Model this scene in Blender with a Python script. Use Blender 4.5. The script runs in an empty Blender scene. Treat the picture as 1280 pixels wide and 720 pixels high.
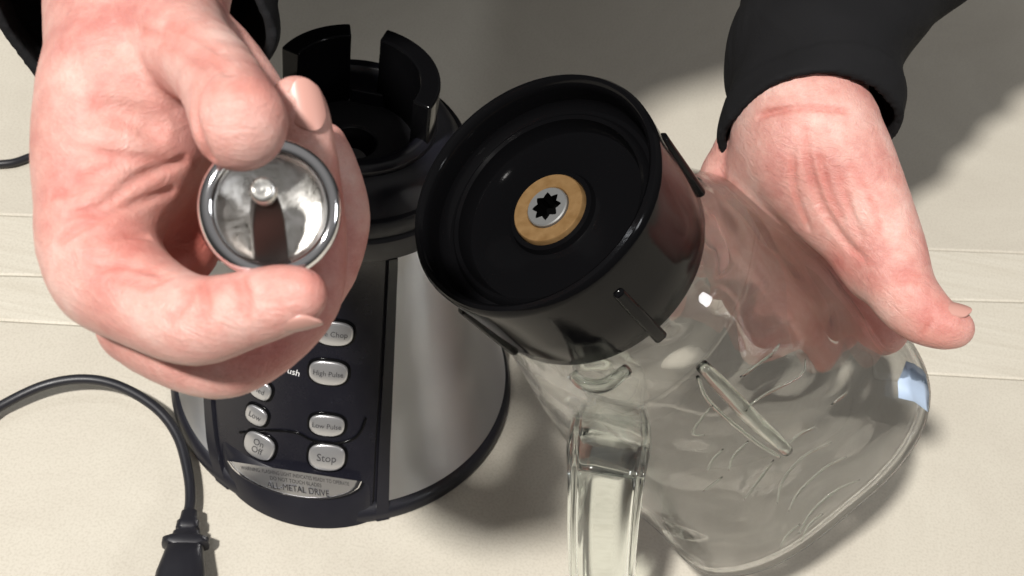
import bpy, bmesh, math, random
import numpy as np
from mathutils import Vector, Matrix

random.seed(7); RNG = np.random.default_rng(11)
S = 0.01                                    # all lengths below are centimetres
sc = bpy.context.scene

# ------------------------------------------------------------------ camera
FPX = 1545.0; PITCH = math.radians(48.4); ROLL = math.radians(11.1); CAMH = 60.3
F = np.array([0, math.cos(PITCH), -math.sin(PITCH)])
_u = np.array([0, math.sin(PITCH), math.cos(PITCH)]); _r = np.array([1., 0, 0])
R = math.cos(ROLL) * _r + math.sin(ROLL) * _u
U = math.cos(ROLL) * _u - math.sin(ROLL) * _r
CAM = np.array([0, -CAMH / math.sin(PITCH) * math.cos(PITCH), CAMH])
cam_d = bpy.data.cameras.new('camera'); cam = bpy.data.objects.new('camera', cam_d)
sc.collection.objects.link(cam); sc.camera = cam
cam_d.sensor_width = 36; cam_d.lens = 36 * FPX / 1280; cam_d.clip_start = 0.02; cam_d.clip_end = 50
cam_d.dof.use_dof = True; cam_d.dof.focus_distance = 0.52; cam_d.dof.aperture_fstop = 26
m = Matrix.Identity(4)
for i in range(3):
    m[i][0] = R[i]; m[i][1] = U[i]; m[i][2] = -F[i]; m[i][3] = CAM[i] * S
cam.matrix_world = m

# ------------------------------------------------------------------ world, lamps, exposure
w = bpy.data.worlds.new('World'); sc.world = w; w.use_nodes = True
wt = w.node_tree; bg = wt.nodes['Background']; bg.inputs[1].default_value = 0.39     # dim room: pale ceiling, darker walls
_g = wt.nodes.new('ShaderNodeTexCoord'); _s = wt.nodes.new('ShaderNodeSeparateXYZ'); _c = wt.nodes.new('ShaderNodeValToRGB')
wt.links.new(_g.outputs['Generated'], _s.inputs[0]); wt.links.new(_s.outputs['Z'], _c.inputs[0]); wt.links.new(_c.outputs[0], bg.inputs[0])
_e = _c.color_ramp.elements; _e[0].position = .0; _e[0].color = (.10, .095, .09, 1); _e[1].position = .75; _e[1].color = (.62, .60, .585, 1)
def area(name, loc, target, size, power, col):
    l = bpy.data.lights.new(name, 'AREA'); l.shape = 'DISK'; l.size = size; l.energy = power; l.color = col
    o = bpy.data.objects.new(name, l); sc.collection.objects.link(o)
    o.location = loc
    o.rotation_euler = (Vector(target) - Vector(loc)).to_track_quat('-Z', 'Y').to_euler()
    return o
area('ceiling_lamp', (-0.80, -1.60, 2.92), (0.02, 0.0, 0.08), 0.22, 156, (1.0, 0.965, 0.92))
area('right_hand_lamp', (1.9, -0.80, 1.35), (0, 0, 0), 0.34, 9, (0.96, 0.97, 1.0))
area('side_lamp', (-1.15, 0.02, 1.7), (0, 0, 0), 0.14, 3, (0.93, 0.96, 1.0))
sc.view_settings.view_transform = 'Standard'; sc.view_settings.look = 'None'
sc.view_settings.exposure = 0.0; sc.view_settings.gamma = 1.0
sc.render.engine = 'CYCLES'
sc.cycles.max_bounces = 14; sc.cycles.transmission_bounces = 12; sc.cycles.transparent_max_bounces = 24
sc.cycles.glossy_bounces = 5; sc.cycles.diffuse_bounces = 3
sc.cycles.use_denoising = True
sc.cycles.sample_clamp_indirect = 6.0

# ------------------------------------------------------------------ frames and helpers
def cf(x, y, d):                            # pixel of the 1280x720 frame at a depth -> camera frame (right, down, depth)
    return np.array([(x - 640) / FPX * d, (y - 360) / FPX * d, d])
def c2w(v):
    v = np.asarray(v, float); return CAM + v[..., 0:1] * R - v[..., 1:2] * U + v[..., 2:3] * F
def w2c(v):
    v = np.asarray(v, float) - CAM; return np.stack([v @ R, -(v @ U), v @ F], -1)
def P(x, y, d): return c2w(cf(x, y, d))
def Pz(x, y, z=0.0):
    v = F + (x - 640) / FPX * R + (360 - y) / FPX * U
    return CAM + v * ((z - CAM[2]) / v[2])
def proj(wp):
    c = w2c(wp); return 640 + FPX * c[..., 0] / c[..., 2], 360 + FPX * c[..., 1] / c[..., 2]
def norm(v): v = np.asarray(v, float); return v / np.linalg.norm(v)

def mesh(name, V, faces, mat=None, parent=None, smooth=True, auto=None, attr=None):
    me = bpy.data.meshes.new(name)
    V = np.asarray(V, float) * S
    me.from_pydata(V.tolist(), [], [tuple(map(int, f)) for f in faces]); me.validate(); me.update()
    if len(V) < 60000:
        bm = bmesh.new(); bm.from_mesh(me); bmesh.ops.recalc_face_normals(bm, faces=bm.faces[:]); bm.to_mesh(me); bm.free()
    if mat is not None: me.materials.append(mat)
    o = bpy.data.objects.new(name, me); sc.collection.objects.link(o)
    if parent is not None: o.parent = parent
    me.shade_smooth() if smooth else me.shade_flat()
    if auto: me.set_sharp_from_angle(angle=math.radians(auto))
    if attr:
        for k, v in attr.items():
            a = me.attributes.new(k, 'FLOAT', 'POINT'); a.data.foreach_set('value', np.asarray(v, np.float32))
    return o
def thing(name, label, cat, kind=None):
    o = bpy.data.objects.new(name, None); sc.collection.objects.link(o); o.empty_display_size = 0.05
    o['label'] = label; o['category'] = cat
    if kind: o['kind'] = kind
    return o
def grid(A, cu=False, cv=False):            # A[n][m][3] -> V, faces; cu closes first index, cv the second
    A = np.asarray(A, float); n, k = A.shape[:2]; V = A.reshape(-1, 3); Fc = []
    for i in range(n if cu else n - 1):
        for j in range(k if cv else k - 1):
            i2 = (i + 1) % n; j2 = (j + 1) % k
            Fc.append((i * k + j, i2 * k + j, i2 * k + j2, i * k + j2))
    return V, Fc
def join(parts):
    V = []; Fc = []; n = 0
    for v, f in parts:
        V.append(np.asarray(v, float)); Fc += [tuple(i + n for i in q) for q in f]; n += len(v)
    return np.concatenate(V), Fc
def lathe(prof, O, A, E1, E2, n=72, a0=0, a1=2 * math.pi):   # prof: (r, s) closed loops or open lines
    full = abs(a1 - a0 - 2 * math.pi) < 1e-6
    an = np.linspace(a0, a1, n, endpoint=not full)
    G = np.array([[O + A * s + r * (E1 * math.cos(a) + E2 * math.sin(a)) for a in an] for r, s in prof])
    return grid(G, cv=full)
def catmull(pts, n=8):
    pts = np.asarray(pts, float); q = np.vstack([2 * pts[0] - pts[1], pts, 2 * pts[-1] - pts[-2]]); out = []
    for i in range(1, len(q) - 2):
        for t in np.arange(n) / n:
            a, b, c, d = q[i - 1], q[i], q[i + 1], q[i + 2]
            out.append(0.5 * (2 * b + (c - a) * t + (2 * a - 5 * b + 4 * c - d) * t * t + (3 * b - a - 3 * c + d) * t ** 3))
    out.append(q[-2]); return np.array(out)
def tube(pts, rad, n=10, cap=True, section=None, upv=(0, 0, 1)):
    pts = np.asarray(pts, float); m_ = len(pts); rad = np.broadcast_to(rad, (m_,))
    T = np.gradient(pts, axis=0); T /= np.linalg.norm(T, axis=1)[:, None]
    N = np.asarray(upv, float) - T[0] * (np.asarray(upv, float) @ T[0]); N = norm(N); rows = []
    for i in range(m_):
        N = N - T[i] * (N @ T[i]); N = norm(N); B = np.cross(T[i], N)
        if section is None:
            rows.append([pts[i] + rad[i] * (N * math.cos(a) + B * math.sin(a)) for a in np.arange(n) / n * 2 * math.pi])
        else:
            rows.append([pts[i] + rad[i] * (N * x + B * y) for x, y in section])
    V, Fc = grid(rows, cv=True); k = len(rows[0])
    if cap:
        V = np.vstack([V, pts[0], pts[-1]]); a = len(V) - 2
        Fc += [(a, (j + 1) % k, j) for j in range(k)]
        Fc += [(a + 1, (m_ - 1) * k + j, (m_ - 1) * k + (j + 1) % k) for j in range(k)]
    return V, Fc
def box(c, ax, ay, az, bevel=0):            # centre and half-vectors
    c, ax, ay, az = map(lambda q: np.asarray(q, float), (c, ax, ay, az))
    V = [c + sx * ax + sy * ay + sz * az for sx in (-1, 1) for sy in (-1, 1) for sz in (-1, 1)]
    return np.array(V), [(0, 1, 3, 2), (4, 6, 7, 5), (0, 4, 5, 1), (2, 3, 7, 6), (0, 2, 6, 4), (1, 5, 7, 3)]
def bevel(o, wdt, seg=3):
    b = o.modifiers.new('bevel', 'BEVEL'); b.width = wdt * S; b.segments = seg; b.limit_method = 'ANGLE'; b.angle_limit = math.radians(35)
    return o

# ------------------------------------------------------------------ materials
def mat(name, color=(.8, .8, .8), rough=.5, metal=0., spec=.5, coat=0.):
    m_ = bpy.data.materials.new(name); m_.use_nodes = True
    b = m_.node_tree.nodes['Principled BSDF']
    b.inputs['Base Color'].default_value = (*color, 1); b.inputs['Roughness'].default_value = rough
    b.inputs['Metallic'].default_value = metal; b.inputs['Specular IOR Level'].default_value = spec
    b.inputs['Coat Weight'].default_value = coat
    return m_, m_.node_tree, b
def nd(t, kind, **kw):
    n = t.nodes.new(kind)
    for k, v in kw.items():
        if k.startswith('i_'): n.inputs[k[2:].replace('_', ' ')].default_value = v
        else: setattr(n, k, v)
    return n
def coords(t, scale=(1, 1, 1)):
    tc = t.nodes.new('ShaderNodeTexCoord'); mp = t.nodes.new('ShaderNodeMapping'); mp.inputs['Scale'].default_value = scale
    t.links.new(tc.outputs['Object'], mp.inputs['Vector']); return mp.outputs[0]
def ramp(t, fac, stops):
    r = t.nodes.new('ShaderNodeValToRGB'); e = r.color_ramp.elements
    while len(e) < len(stops): e.new(0.5)
    for q, (p_, c) in zip(e, stops): q.position = p_; q.color = (*c, 1)
    t.links.new(fac, r.inputs[0]); return r.outputs[0]
def bump(t, b, h, strength=.3, dist=.001, prev=None):
    n = nd(t, 'ShaderNodeBump'); n.inputs['Strength'].default_value = strength; n.inputs['Distance'].default_value = dist
    t.links.new(h, n.inputs['Height'])
    if prev is not None: t.links.new(prev, n.inputs['Normal'])
    t.links.new(n.outputs[0], b.inputs['Normal']); return n.outputs[0]

def m_board(name, c0, c1, grain=False):
    m_, t, b = mat(name, c0, .55)
    if grain:
        v = coords(t, (3, 60, 20)); n1 = nd(t, 'ShaderNodeTexNoise', i_Scale=4.0, i_Detail=8.0, i_Distortion=.6); t.links.new(v, n1.inputs['Vector'])
    else:
        v = coords(t, (1, 1, 1)); n1 = nd(t, 'ShaderNodeTexNoise', i_Scale=6.0, i_Detail=12.0, i_Roughness=.75, i_Distortion=.8); t.links.new(v, n1.inputs['Vector'])
    n2 = nd(t, 'ShaderNodeTexNoise', i_Scale=700.0, i_Detail=3.0); t.links.new(coords(t), n2.inputs['Vector'])
    col = ramp(t, n1.outputs[0], [(.3, c0), (.7, c1)])
    mx = nd(t, 'ShaderNodeMix', data_type='RGBA', blend_type='MULTIPLY'); mx.inputs[0].default_value = .35
    sp = ramp(t, n2.outputs[0], [(.35, (.72, .70, .66)), (.55, (1, 1, 1))])
    t.links.new(col, mx.inputs[6]); t.links.new(sp, mx.inputs[7]); t.links.new(mx.outputs[2], b.inputs['Base Color'])
    bump(t, b, n2.outputs[0], .12, .0004); return m_
M_MDF = m_board('painted_board', (.53, .49, .415), (.61, .575, .49))
M_PINE = m_board('pale_wood', (.575, .535, .45), (.64, .605, .52), True)
M_GAP = mat('joint_filler', (.22, .18, .12), .8)[0]

def m_plastic(name, c, rough, scratch=.0):
    m_, t, b = mat(name, c, rough)
    n = nd(t, 'ShaderNodeTexNoise', i_Scale=60.0, i_Detail=8.0, i_Roughness=.7); t.links.new(coords(t), n.inputs['Vector'])
    r = nd(t, 'ShaderNodeMapRange'); r.inputs[3].default_value = rough * .7; r.inputs[4].default_value = rough * 1.6 + scratch
    t.links.new(n.outputs[0], r.inputs[0]); t.links.new(r.outputs[0], b.inputs['Roughness'])
    n2 = nd(t, 'ShaderNodeTexNoise', i_Scale=900.0, i_Detail=2.0); t.links.new(coords(t), n2.inputs['Vector'])
    bump(t, b, n2.outputs[0], .06 + scratch, .0002); return m_
M_GLOSS = m_plastic('glossy_black_plastic', (.0035, .0035, .004), .09, .02)
M_GLOSS.node_tree.nodes['Principled BSDF'].inputs['Specular IOR Level'].default_value = .10
M_BLACK = m_plastic('satin_black_plastic', (.010, .010, .015), .28, .05)
M_DUSTY = m_plastic('dusty_black_plastic', (.03, .03, .034), .45, .1)
M_PANEL = m_plastic('panel_black_plastic', (.008, .008, .013), .2, .05)
M_RUBBER = m_plastic('black_cord_rubber', (.012, .012, .016), .34, .05)

m_, t, b = mat('brushed_steel', (.80, .79, .78), .25, 1.0); M_STEEL = m_
b.inputs['Anisotropic'].default_value = 1.0; b.inputs['Anisotropic Rotation'].default_value = .25
tg = nd(t, 'ShaderNodeTangent', direction_type='UV_MAP', uv_map='around'); t.links.new(tg.outputs[0], b.inputs['Tangent'])
n = nd(t, 'ShaderNodeTexNoise', i_Scale=5.0, i_Detail=6.0, i_Roughness=.6); t.links.new(coords(t, (60, 60, .5)), n.inputs['Vector'])
n3 = nd(t, 'ShaderNodeTexNoise', i_Scale=26.0, i_Detail=6.0, i_Roughness=.6); t.links.new(coords(t), n3.inputs['Vector'])
r = nd(t, 'ShaderNodeMapRange'); r.inputs[3].default_value = .40; r.inputs[4].default_value = .62
t.links.new(n3.outputs[0], r.inputs[0]); t.links.new(r.outputs[0], b.inputs['Roughness'])
bump(t, b, n.outputs[0], .12, .0003)
M_SATIN = mat('satin_silver', (.72, .72, .74), .3, 1.0)[0]
M_CHROME = mat('chrome', (.82, .82, .84), .07, 1.0)[0]
m_, t, b = mat('worn_steel_dish', (.70, .69, .66), .2, 1.0); M_DISH = m_
n = nd(t, 'ShaderNodeTexNoise', i_Scale=170.0, i_Detail=6.0, i_Roughness=.7, i_Distortion=1.0); t.links.new(coords(t), n.inputs['Vector'])
r = nd(t, 'ShaderNodeMapRange'); r.inputs[1].default_value = .3; r.inputs[2].default_value = .7; r.inputs[3].default_value = .2; r.inputs[4].default_value = .5
t.links.new(n.outputs[0], r.inputs[0]); t.links.new(r.outputs[0], b.inputs['Roughness'])
t.links.new(ramp(t, n.outputs[0], [(.3, (.62, .60, .54)), (.6, (.82, .81, .78))]), b.inputs['Base Color'])
bump(t, b, n.outputs[0], .25, .0006)
M_SHAFT_REFLECTION = mat('shaft_steel_dark_reflection', (.07, .055, .05), .38, .8)[0]  # near-black colour stands for what the polished steel reflects
m_, t, b = mat('bronze_bearing', (.42, .27, .11), .38, .85); M_BRONZE = m_; b.inputs['Metallic'].default_value = .6; b.inputs['Roughness'].default_value = .38
n = nd(t, 'ShaderNodeTexNoise', i_Scale=260.0, i_Detail=3.0); t.links.new(coords(t), n.inputs['Vector'])
t.links.new(ramp(t, n.outputs[0], [(.3, (.33, .19, .075)), (.7, (.44, .27, .12))]), b.inputs['Base Color']); bump(t, b, n.outputs[0], .2, .0003)
M_SOCKET = mat('sintered_steel', (.42, .43, .43), .42, .8)[0]
m_, t, b = mat('silver_button', (.52, .52, .53), .28, .75); M_BUTTON = m_
M_INK = mat('dark_lettering', (.045, .045, .05), .5)[0]
M_WHITE = mat('white_lettering', (.75, .75, .75), .5)[0]
M_HOLE = mat('bore_shade_black', (.002, .002, .002), .9, 0, 0)[0]  # shade inside the socket hole, put into the colour of its walls

def m_glass(name, tint, mixf, rough=.0):
    m_ = bpy.data.materials.new(name); m_.use_nodes = True; t = m_.node_tree
    b = t.nodes['Principled BSDF']; out = t.nodes['Material Output']
    b.inputs['Base Color'].default_value = (*tint, 1); b.inputs['Roughness'].default_value = rough
    b.inputs['Transmission Weight'].default_value = 1; b.inputs['IOR'].default_value = 1.46
    tr = nd(t, 'ShaderNodeBsdfTransparent'); tr.inputs[0].default_value = (*tint, 1)
    mx = nd(t, 'ShaderNodeMixShader'); mx.inputs[0].default_value = mixf
    t.links.new(b.outputs[0], mx.inputs[1]); t.links.new(tr.outputs[0], mx.inputs[2]); t.links.new(mx.outputs[0], out.inputs[0])
    return m_
M_GLASS = m_glass('clear_glass', (.994, .998, .99), .30)
M_GLASS2 = m_glass('thick_glass', (.92, .97, .94), .0)

m_, t, b = mat('skin', (.75, .43, .36), .40); M_SKIN = m_
b.inputs['Subsurface Weight'].default_value = .15; b.inputs['Subsurface Radius'].default_value = (.9, .3, .16); b.inputs['Subsurface Scale'].default_value = .006
n = nd(t, 'ShaderNodeTexNoise', i_Scale=32.0, i_Detail=7.0, i_Roughness=.68); t.links.new(coords(t), n.inputs['Vector'])
c0 = ramp(t, n.outputs[0], [(.34, (.54, .22, .19)), (.5, (.66, .35, .30)), (.66, (.74, .49, .43))])
at = nd(t, 'ShaderNodeAttribute', attribute_name='red')
mx = nd(t, 'ShaderNodeMix', data_type='RGBA', blend_type='MIX'); t.links.new(at.outputs['Fac'], mx.inputs[0])
t.links.new(c0, mx.inputs[6]); mx.inputs[7].default_value = (.52, .12, .09, 1)
n4 = nd(t, 'ShaderNodeTexNoise', i_Scale=1500.0, i_Detail=3.0); t.links.new(coords(t), n4.inputs['Vector'])
mm = nd(t, 'ShaderNodeMix', data_type='RGBA', blend_type='MULTIPLY'); mm.inputs[0].default_value = .25
t.links.new(mx.outputs[2], mm.inputs[6]); t.links.new(ramp(t, n4.outputs[0], [(.3, (.75, .7, .7)), (.6, (1, 1, 1))]), mm.inputs[7])
t.links.new(mm.outputs[2], b.inputs['Base Color'])
v = nd(t, 'ShaderNodeTexVoronoi', feature='DISTANCE_TO_EDGE', i_Scale=650.0); t.links.new(coords(t, (1, 1, 1)), v.inputs['Vector'])
n5 = nd(t, 'ShaderNodeTexNoise', i_Scale=120.0, i_Detail=8.0, i_Roughness=.7, i_Distortion=1.6); t.links.new(coords(t, (1, 1, 2.2)), n5.inputs['Vector'])
p1 = bump(t, b, v.outputs['Distance'], .25, .0004); bump(t, b, n5.outputs[0], .45, .002, p1)
m_, t, b = mat('finger_nail', (.52, .28, .235), .36, 0, .4, .0); M_NAIL = m_
m_, t, b = mat('black_cloth', (.010, .010, .011), .9); M_CLOTH = m_
b.inputs['Specular IOR Level'].default_value = .15
v = nd(t, 'ShaderNodeTexNoise', i_Scale=900.0, i_Detail=3.0); t.links.new(coords(t), v.inputs['Vector'])
n = nd(t, 'ShaderNodeTexNoise', i_Scale=14.0, i_Detail=2.0, i_Distortion=1.0); t.links.new(coords(t, (1, 1, 2)), n.inputs['Vector'])
p1 = bump(t, b, v.outputs[0], .3, .0006); bump(t, b, n.outputs[0], .5, .006, p1)

# ------------------------------------------------------------------ table
table = mesh('table_top', *box((5, -9, -2.3), (120, 0, 0), (0, 60, 0), (0, 0, 1.7)), M_GAP, None, False)
table['kind'] = 'structure'; table['label'] = 'pale board work table under the appliance and both hands'
def line(a, b_):
    A = Pz(*a)[:2]; B = Pz(*b_)[:2]; sl = (B[1] - A[1]) / (B[0] - A[0]); return lambda x: A[1] + sl * (x - A[0])
LN = [line((0, 268), (1280, 316)), line((0, 343), (1280, 377)), line((0, 400), (1280, 474))]
def board(name, ylo, yhi, mt, dz=0, x0=-114., x1=124.):
    nx = 24; xs = np.linspace(x0, x1, nx + 1)
    lo = [np.array([x, ylo(x), 0]) for x in xs]; hi = [np.array([x, yhi(x), 0]) for x in xs]
    zt = np.array([0, 0, dz]); zb = np.array([0, 0, -.58])
    e = .12
    rows = [[p_ + zb for p_ in lo], [p_ + zt - [0, 0, e] for p_ in lo], [p_ + zt + [0, e, 0] for p_ in lo], [p_ + zt - [0, e, 0] for p_ in hi], [p_ + zt - [0, 0, e] for p_ in hi], [p_ + zb for p_ in hi]]
    V, Fc = grid(rows); n_ = nx + 1
    Fc += [tuple(k * n_ for k in range(6))[::-1], tuple(k * n_ + nx for k in range(6))]
    return mesh(name, V, Fc, mt, table, False)
g = .035
board('board', lambda x: LN[0](x) + g, lambda x: 50.5, M_MDF)
board('plank', lambda x: LN[1](x) + g, lambda x: LN[0](x) - g, M_PINE)
board('plank', lambda x: LN[2](x) + g, lambda x: LN[1](x) - g * 1.5, M_PINE)
board('board', lambda x: -60, lambda x: LN[2](x) - g, M_MDF)

# ------------------------------------------------------------------ motor base
base = thing('motor_unit', 'black and brushed steel blender motor base with silver push buttons', 'blender base')
BC = Pz(430, 472, 0); AX = Pz(443, 141, 18); AX = np.array([AX[0], AX[1], 0])
ZT = 14.0
def fr(z): t_ = np.clip(z / ZT, 0, 1); return 6.55 + (9.95 - 6.55) * (1 - t_) ** 1.25
def fc(z): t_ = np.clip(z / ZT, 0, 1); k = 1 - (1 - t_) ** 1.2; return BC + (AX - BC) * k
def bs(th, z, off=0.0):                      # surface of the housing; th=0 faces -y, positive to +x
    c = fc(z); r_ = fr(z) + off; return np.array([c[0] + r_ * math.sin(th), c[1] - r_ * math.cos(th), z])
def bn(th, z):
    e = 1e-3; a = bs(th + e, z) - bs(th - e, z); b_ = bs(th, z + e) - bs(th, z - e); return norm(np.cross(a, b_))
_TH = np.linspace(-1.9, 1.9, 381); _Z = np.linspace(0, ZT, 261)
_B = np.array([[bs(a, z) for z in _Z] for a in _TH]); _BX, _BY = proj(_B)
def bhit(x, y):                              # housing coordinates seen at a pixel
    d = (_BX - x) ** 2 + (_BY - y) ** 2; i, j = np.unravel_index(np.argmin(d), d.shape); return _TH[i], _Z[j]
pr_ = [bhit(*q) for q in ((470, 640), (472, 560), (477, 480), (481, 400), (485, 337))]
pl_ = [bhit(*q) for q in ((277, 612), (268, 560), (262, 490))]
RZ = [q[1] for q in pr_]; RT = [q[0] for q in pr_]
print('panel right', pr_, 'left', pl_)
def thR(z): return float(np.interp(z, RZ, RT))
def _lin(z): return float(np.interp(z, [pl_[0][1], pl_[1][1], pl_[2][1]], [q[0] for q in pl_]))
def thL(z):
    if z <= pl_[2][1]: return _lin(z)
    k = (z - pl_[2][1]) / (ZT - pl_[2][1]); return pl_[2][0] + k * .18
def skin_patch(name, f0, f1, z0, z1, off, thick, mt, nu=40, nz=40, parent=None, auto=40):
    zs = np.linspace(z0, z1, nz); rows = []
    for z in zs:
        a0, a1 = f0(z), f1(z); ths = np.linspace(a0, a1, nu)
        rows.append([bs(a, z, off - thick) for a in ths[[0]]] + [bs(a, z, off) for a in ths] + [bs(ths[-1], z, off - thick)])
    rows = [[bs(f0(z0), z0, off - thick)] + [bs(a, z0, off - thick) for a in np.linspace(f0(z0), f1(z0), nu)] + [bs(f1(z0), z0, off - thick)]] + rows + \
           [[bs(f0(z1), z1, off - thick)] + [bs(a, z1, off - thick) for a in np.linspace(f0(z1), f1(z1), nu)] + [bs(f1(z1), z1, off - thick)]]
    V, Fc = grid(rows); o = mesh(name, V, Fc, mt, parent or base, True, auto)
    uv = o.data.uv_layers.new(name='around'); k_ = nu + 2
    for lp in o.data.loops: uv.data[lp.index].uv = ((lp.vertex_index % k_) / k_, (lp.vertex_index // k_) / len(rows))
    return o
# inner black housing (full turn)
zs = np.linspace(0.0, ZT, 40); ths = np.linspace(0, 2 * math.pi, 120, endpoint=False)
rows = [[bs(a, .25, -.9) for a in ths]] + [[bs(a, z, -.25) for a in ths] for z in zs[1:]] + [[bs(a, ZT + .01, -1.5) for a in ths]]
V, Fc = grid(rows, cv=True); mesh('housing', V, Fc, M_BLACK, base, True, 40)
rows = [[bs(a, z, o_) for a in ths] for z, o_ in ((.05, -.6), (.05, .05), (.25, .18), (.7, .14), (.85, -.1), (.85, -.6))]
V, Fc = grid(rows, cv=True); mesh('foot_ring', V, Fc, M_BLACK, base, True, 40)
skin_patch('steel_panel', lambda z: thR(z) + .075, lambda z: 2.75, .95, ZT - .05, .0, .2, M_STEEL, 60)
skin_patch('steel_panel', lambda z: -2.75, lambda z: thL(z) - .055, .95, ZT - .05, .0, .2, M_STEEL, 60)
skin_patch('control_panel', lambda z: thL(z) + .05, lambda z: thR(z) - .02, .35, ZT - .05, -.03, .2, M_PANEL, 50)
skin_patch('edge_trim', lambda z: thR(z) + .0, lambda z: thR(z) + .07, .1, ZT - .02, .16, .3, M_BLACK, 4)
skin_patch('edge_trim', lambda z: thL(z) - .05, lambda z: thL(z) + .04, .1, ZT - .02, .16, .3, M_BLACK, 4)
# bulging front skirt under the plate
def skirt(z):
    return .55 * max(0., 1 - (z / 2.3) ** 2) ** .5
rows = []
for z in np.linspace(.05, 2.3, 12):
    a0, a1 = thL(z) + .05, thR(z) - .02
    rows.append([bs(a, z, -.1 + skirt(z) * max(0, math.sin(math.pi * (a - a0) / (a1 - a0))) ** .6) for a in np.linspace(a0, a1, 40)])
V, Fc = grid(rows); mesh('front_skirt', V, Fc, M_BLACK, base, True, 40)

Zv = np.array([0, 0, 1.]); X1 = np.array([1., 0, 0]); Y1 = np.array([0, 1., 0])
# shoulder rings above the steel
prof = [(6.0, 13.7), (6.55, 13.85), (6.66, 14.0), (6.66, 14.3), (6.45, 15.05), (6.35, 15.12), (6.2, 15.15), (6.08, 15.95), (6.0, 16.05), (5.75, 16.08), (5.62, 16.3), (5.2, 17.0), (4.7, 17.45), (4.2, 17.6)]
V, Fc = lathe(prof, AX, Zv, X1, Y1, 96); mesh('shoulder_ring', V, Fc, M_BLACK, base, True, 35)
# black cup that takes the jar
prof = [(4.25, 17.2), (4.25, 17.4), (4.28, 17.6), (4.28, 17.9), (4.12, 18.12), (3.95, 18.18), (3.6, 18.15), (3.45, 18.0), (3.38, 17.7), (3.3, 16.1), (3.2, 16.0), (1.25, 15.95), (1.2, 15.9), (1.15, 14.2), (0.01, 14.2)]
V, Fc = lathe(prof, AX, Zv, X1, Y1, 96); mesh('collar_cup', V, Fc, M_BLACK, base, True, 35)
def sector(name, a0, a1, r0, r1, z0, z1, mt, par, n_=24, bv=.12):
    an = np.linspace(a0, a1, n_)
    rows = [[AX + [r_ * math.sin(a), -r_ * math.cos(a), z] for a in an] for r_, z in ((r0, z0), (r1, z0), (r1, z1), (r0, z1))]
    V, Fc = grid(rows, cu=True); n2 = n_
    Fc += [(0, n2, 2 * n2, 3 * n2), (n2 - 1, 4 * n2 - 1, 3 * n2 - 1, 2 * n2 - 1)]
    o = mesh(name, V, Fc, mt, par, True, 35); bevel(o, bv); return o
def azi(x, y, z):
    q = Pz(x, y, z) - AX; return math.atan2(q[0], -q[1])
aR0, aR1 = azi(472, 47, 20.2), azi(553, 128, 19.2); aL1, aL0 = azi(430, 42, 20.2), azi(325, 92, 20.2)
print('prong az', [round(math.degrees(q)) for q in (aR0, aR1, aL0, aL1)])
PR0, PR1 = 3.2, 4.22
sector('prong', math.radians(72), math.radians(171), PR0, PR1, 15.8, 20.4, M_GLOSS, base)
sector('prong', math.radians(197), math.radians(255), PR0, PR1, 15.8, 20.4, M_GLOSS, base)
V, Fc = lathe([(1.26, 15.98), (1.3, 16.04), (3.18, 16.06), (3.24, 16.02)], AX, Zv, X1, Y1, 64); mesh('cup_floor', V, Fc, M_DUSTY, base, True, 35)
V, Fc = lathe([(.01, 14.9), (.7, 14.9), (.75, 14.8), (.8, 14.2)], AX, Zv, X1, Y1, 24); mesh('drive_socket', V, Fc, M_SOCKET, base, True, 35)
V, Fc = box(AX + [0, 3.5, 16.2], (.9, 0, 0), (0, .5, 0), (0, 0, .7)); bevel(mesh('step_block', V, Fc, M_BLACK, base, False), .12)

# raised things laid on the housing: map a flat outline (u to the right, v up, cm) onto the surface at a pixel
def place(x, y, tilt=0.0):
    th, z = bhit(x, y)
    o_ = bs(th, z); n_ = bn(th, z); ux = norm(bs(th + .01, z) - bs(th - .01, z)); vy = np.cross(n_, ux)
    c, s_ = math.cos(tilt), math.sin(tilt)
    ux, vy = ux * c + vy * s_, vy * c - ux * s_
    return o_, ux, vy, n_
def on_surface(o_, ux, vy, n_, u, v, h):
    p_ = o_ + ux * u + vy * v                # drop back onto the loft
    z = float(np.clip(p_[2], 0, ZT)); c = fc(z); th = math.atan2(p_[0] - c[0], -(p_[1] - c[1]))
    q = bs(th, z); return q + n_ * h
def puck(name, fr_, wd, ht, h0, h1, mt, par, round_=.5, dome=.04, e=2.6):
    rings = [(1.0, h0), (1.0, h1 - .05), (.96, h1 - .015), (.88, h1), (.6, h1 + dome * .6), (.3, h1 + dome), (.02, h1 + dome)]
    n_ = 36; rows = []
    for k, h in rings:
        row = []
        for a in np.arange(n_) / n_ * 2 * math.pi:
            ca, sa = math.cos(a), math.sin(a)
            u = wd / 2 * abs(ca) ** (2 / e) * math.copysign(1, ca) * k; v_ = ht / 2 * abs(sa) ** (2 / e) * math.copysign(1, sa) * k
            row.append(on_surface(*fr_, u, v_, h))
        rows.append(row)
    V, Fc = grid(rows, cv=True); return mesh(name, V, Fc, mt, par, True, 50)
FONT_CACHE = {}
def text_mesh(s_, size):
    cu = bpy.data.curves.new('lettering', 'FONT'); cu.body = s_; cu.size = size; cu.align_x = 'CENTER'; cu.align_y = 'CENTER'
    cu.resolution_u = 3; cu.space_line = .85
    o = bpy.data.objects.new('tmp', cu); sc.collection.objects.link(o)
    dg = bpy.context.evaluated_depsgraph_get(); me = o.evaluated_get(dg).to_mesh()
    V = np.array([v_.co[:] for v_ in me.vertices]); Fc = [tuple(p_.vertices) for p_ in me.polygons]
    o.evaluated_get(dg).to_mesh_clear(); bpy.data.objects.remove(o); bpy.data.curves.remove(cu)
    return V, Fc
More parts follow.
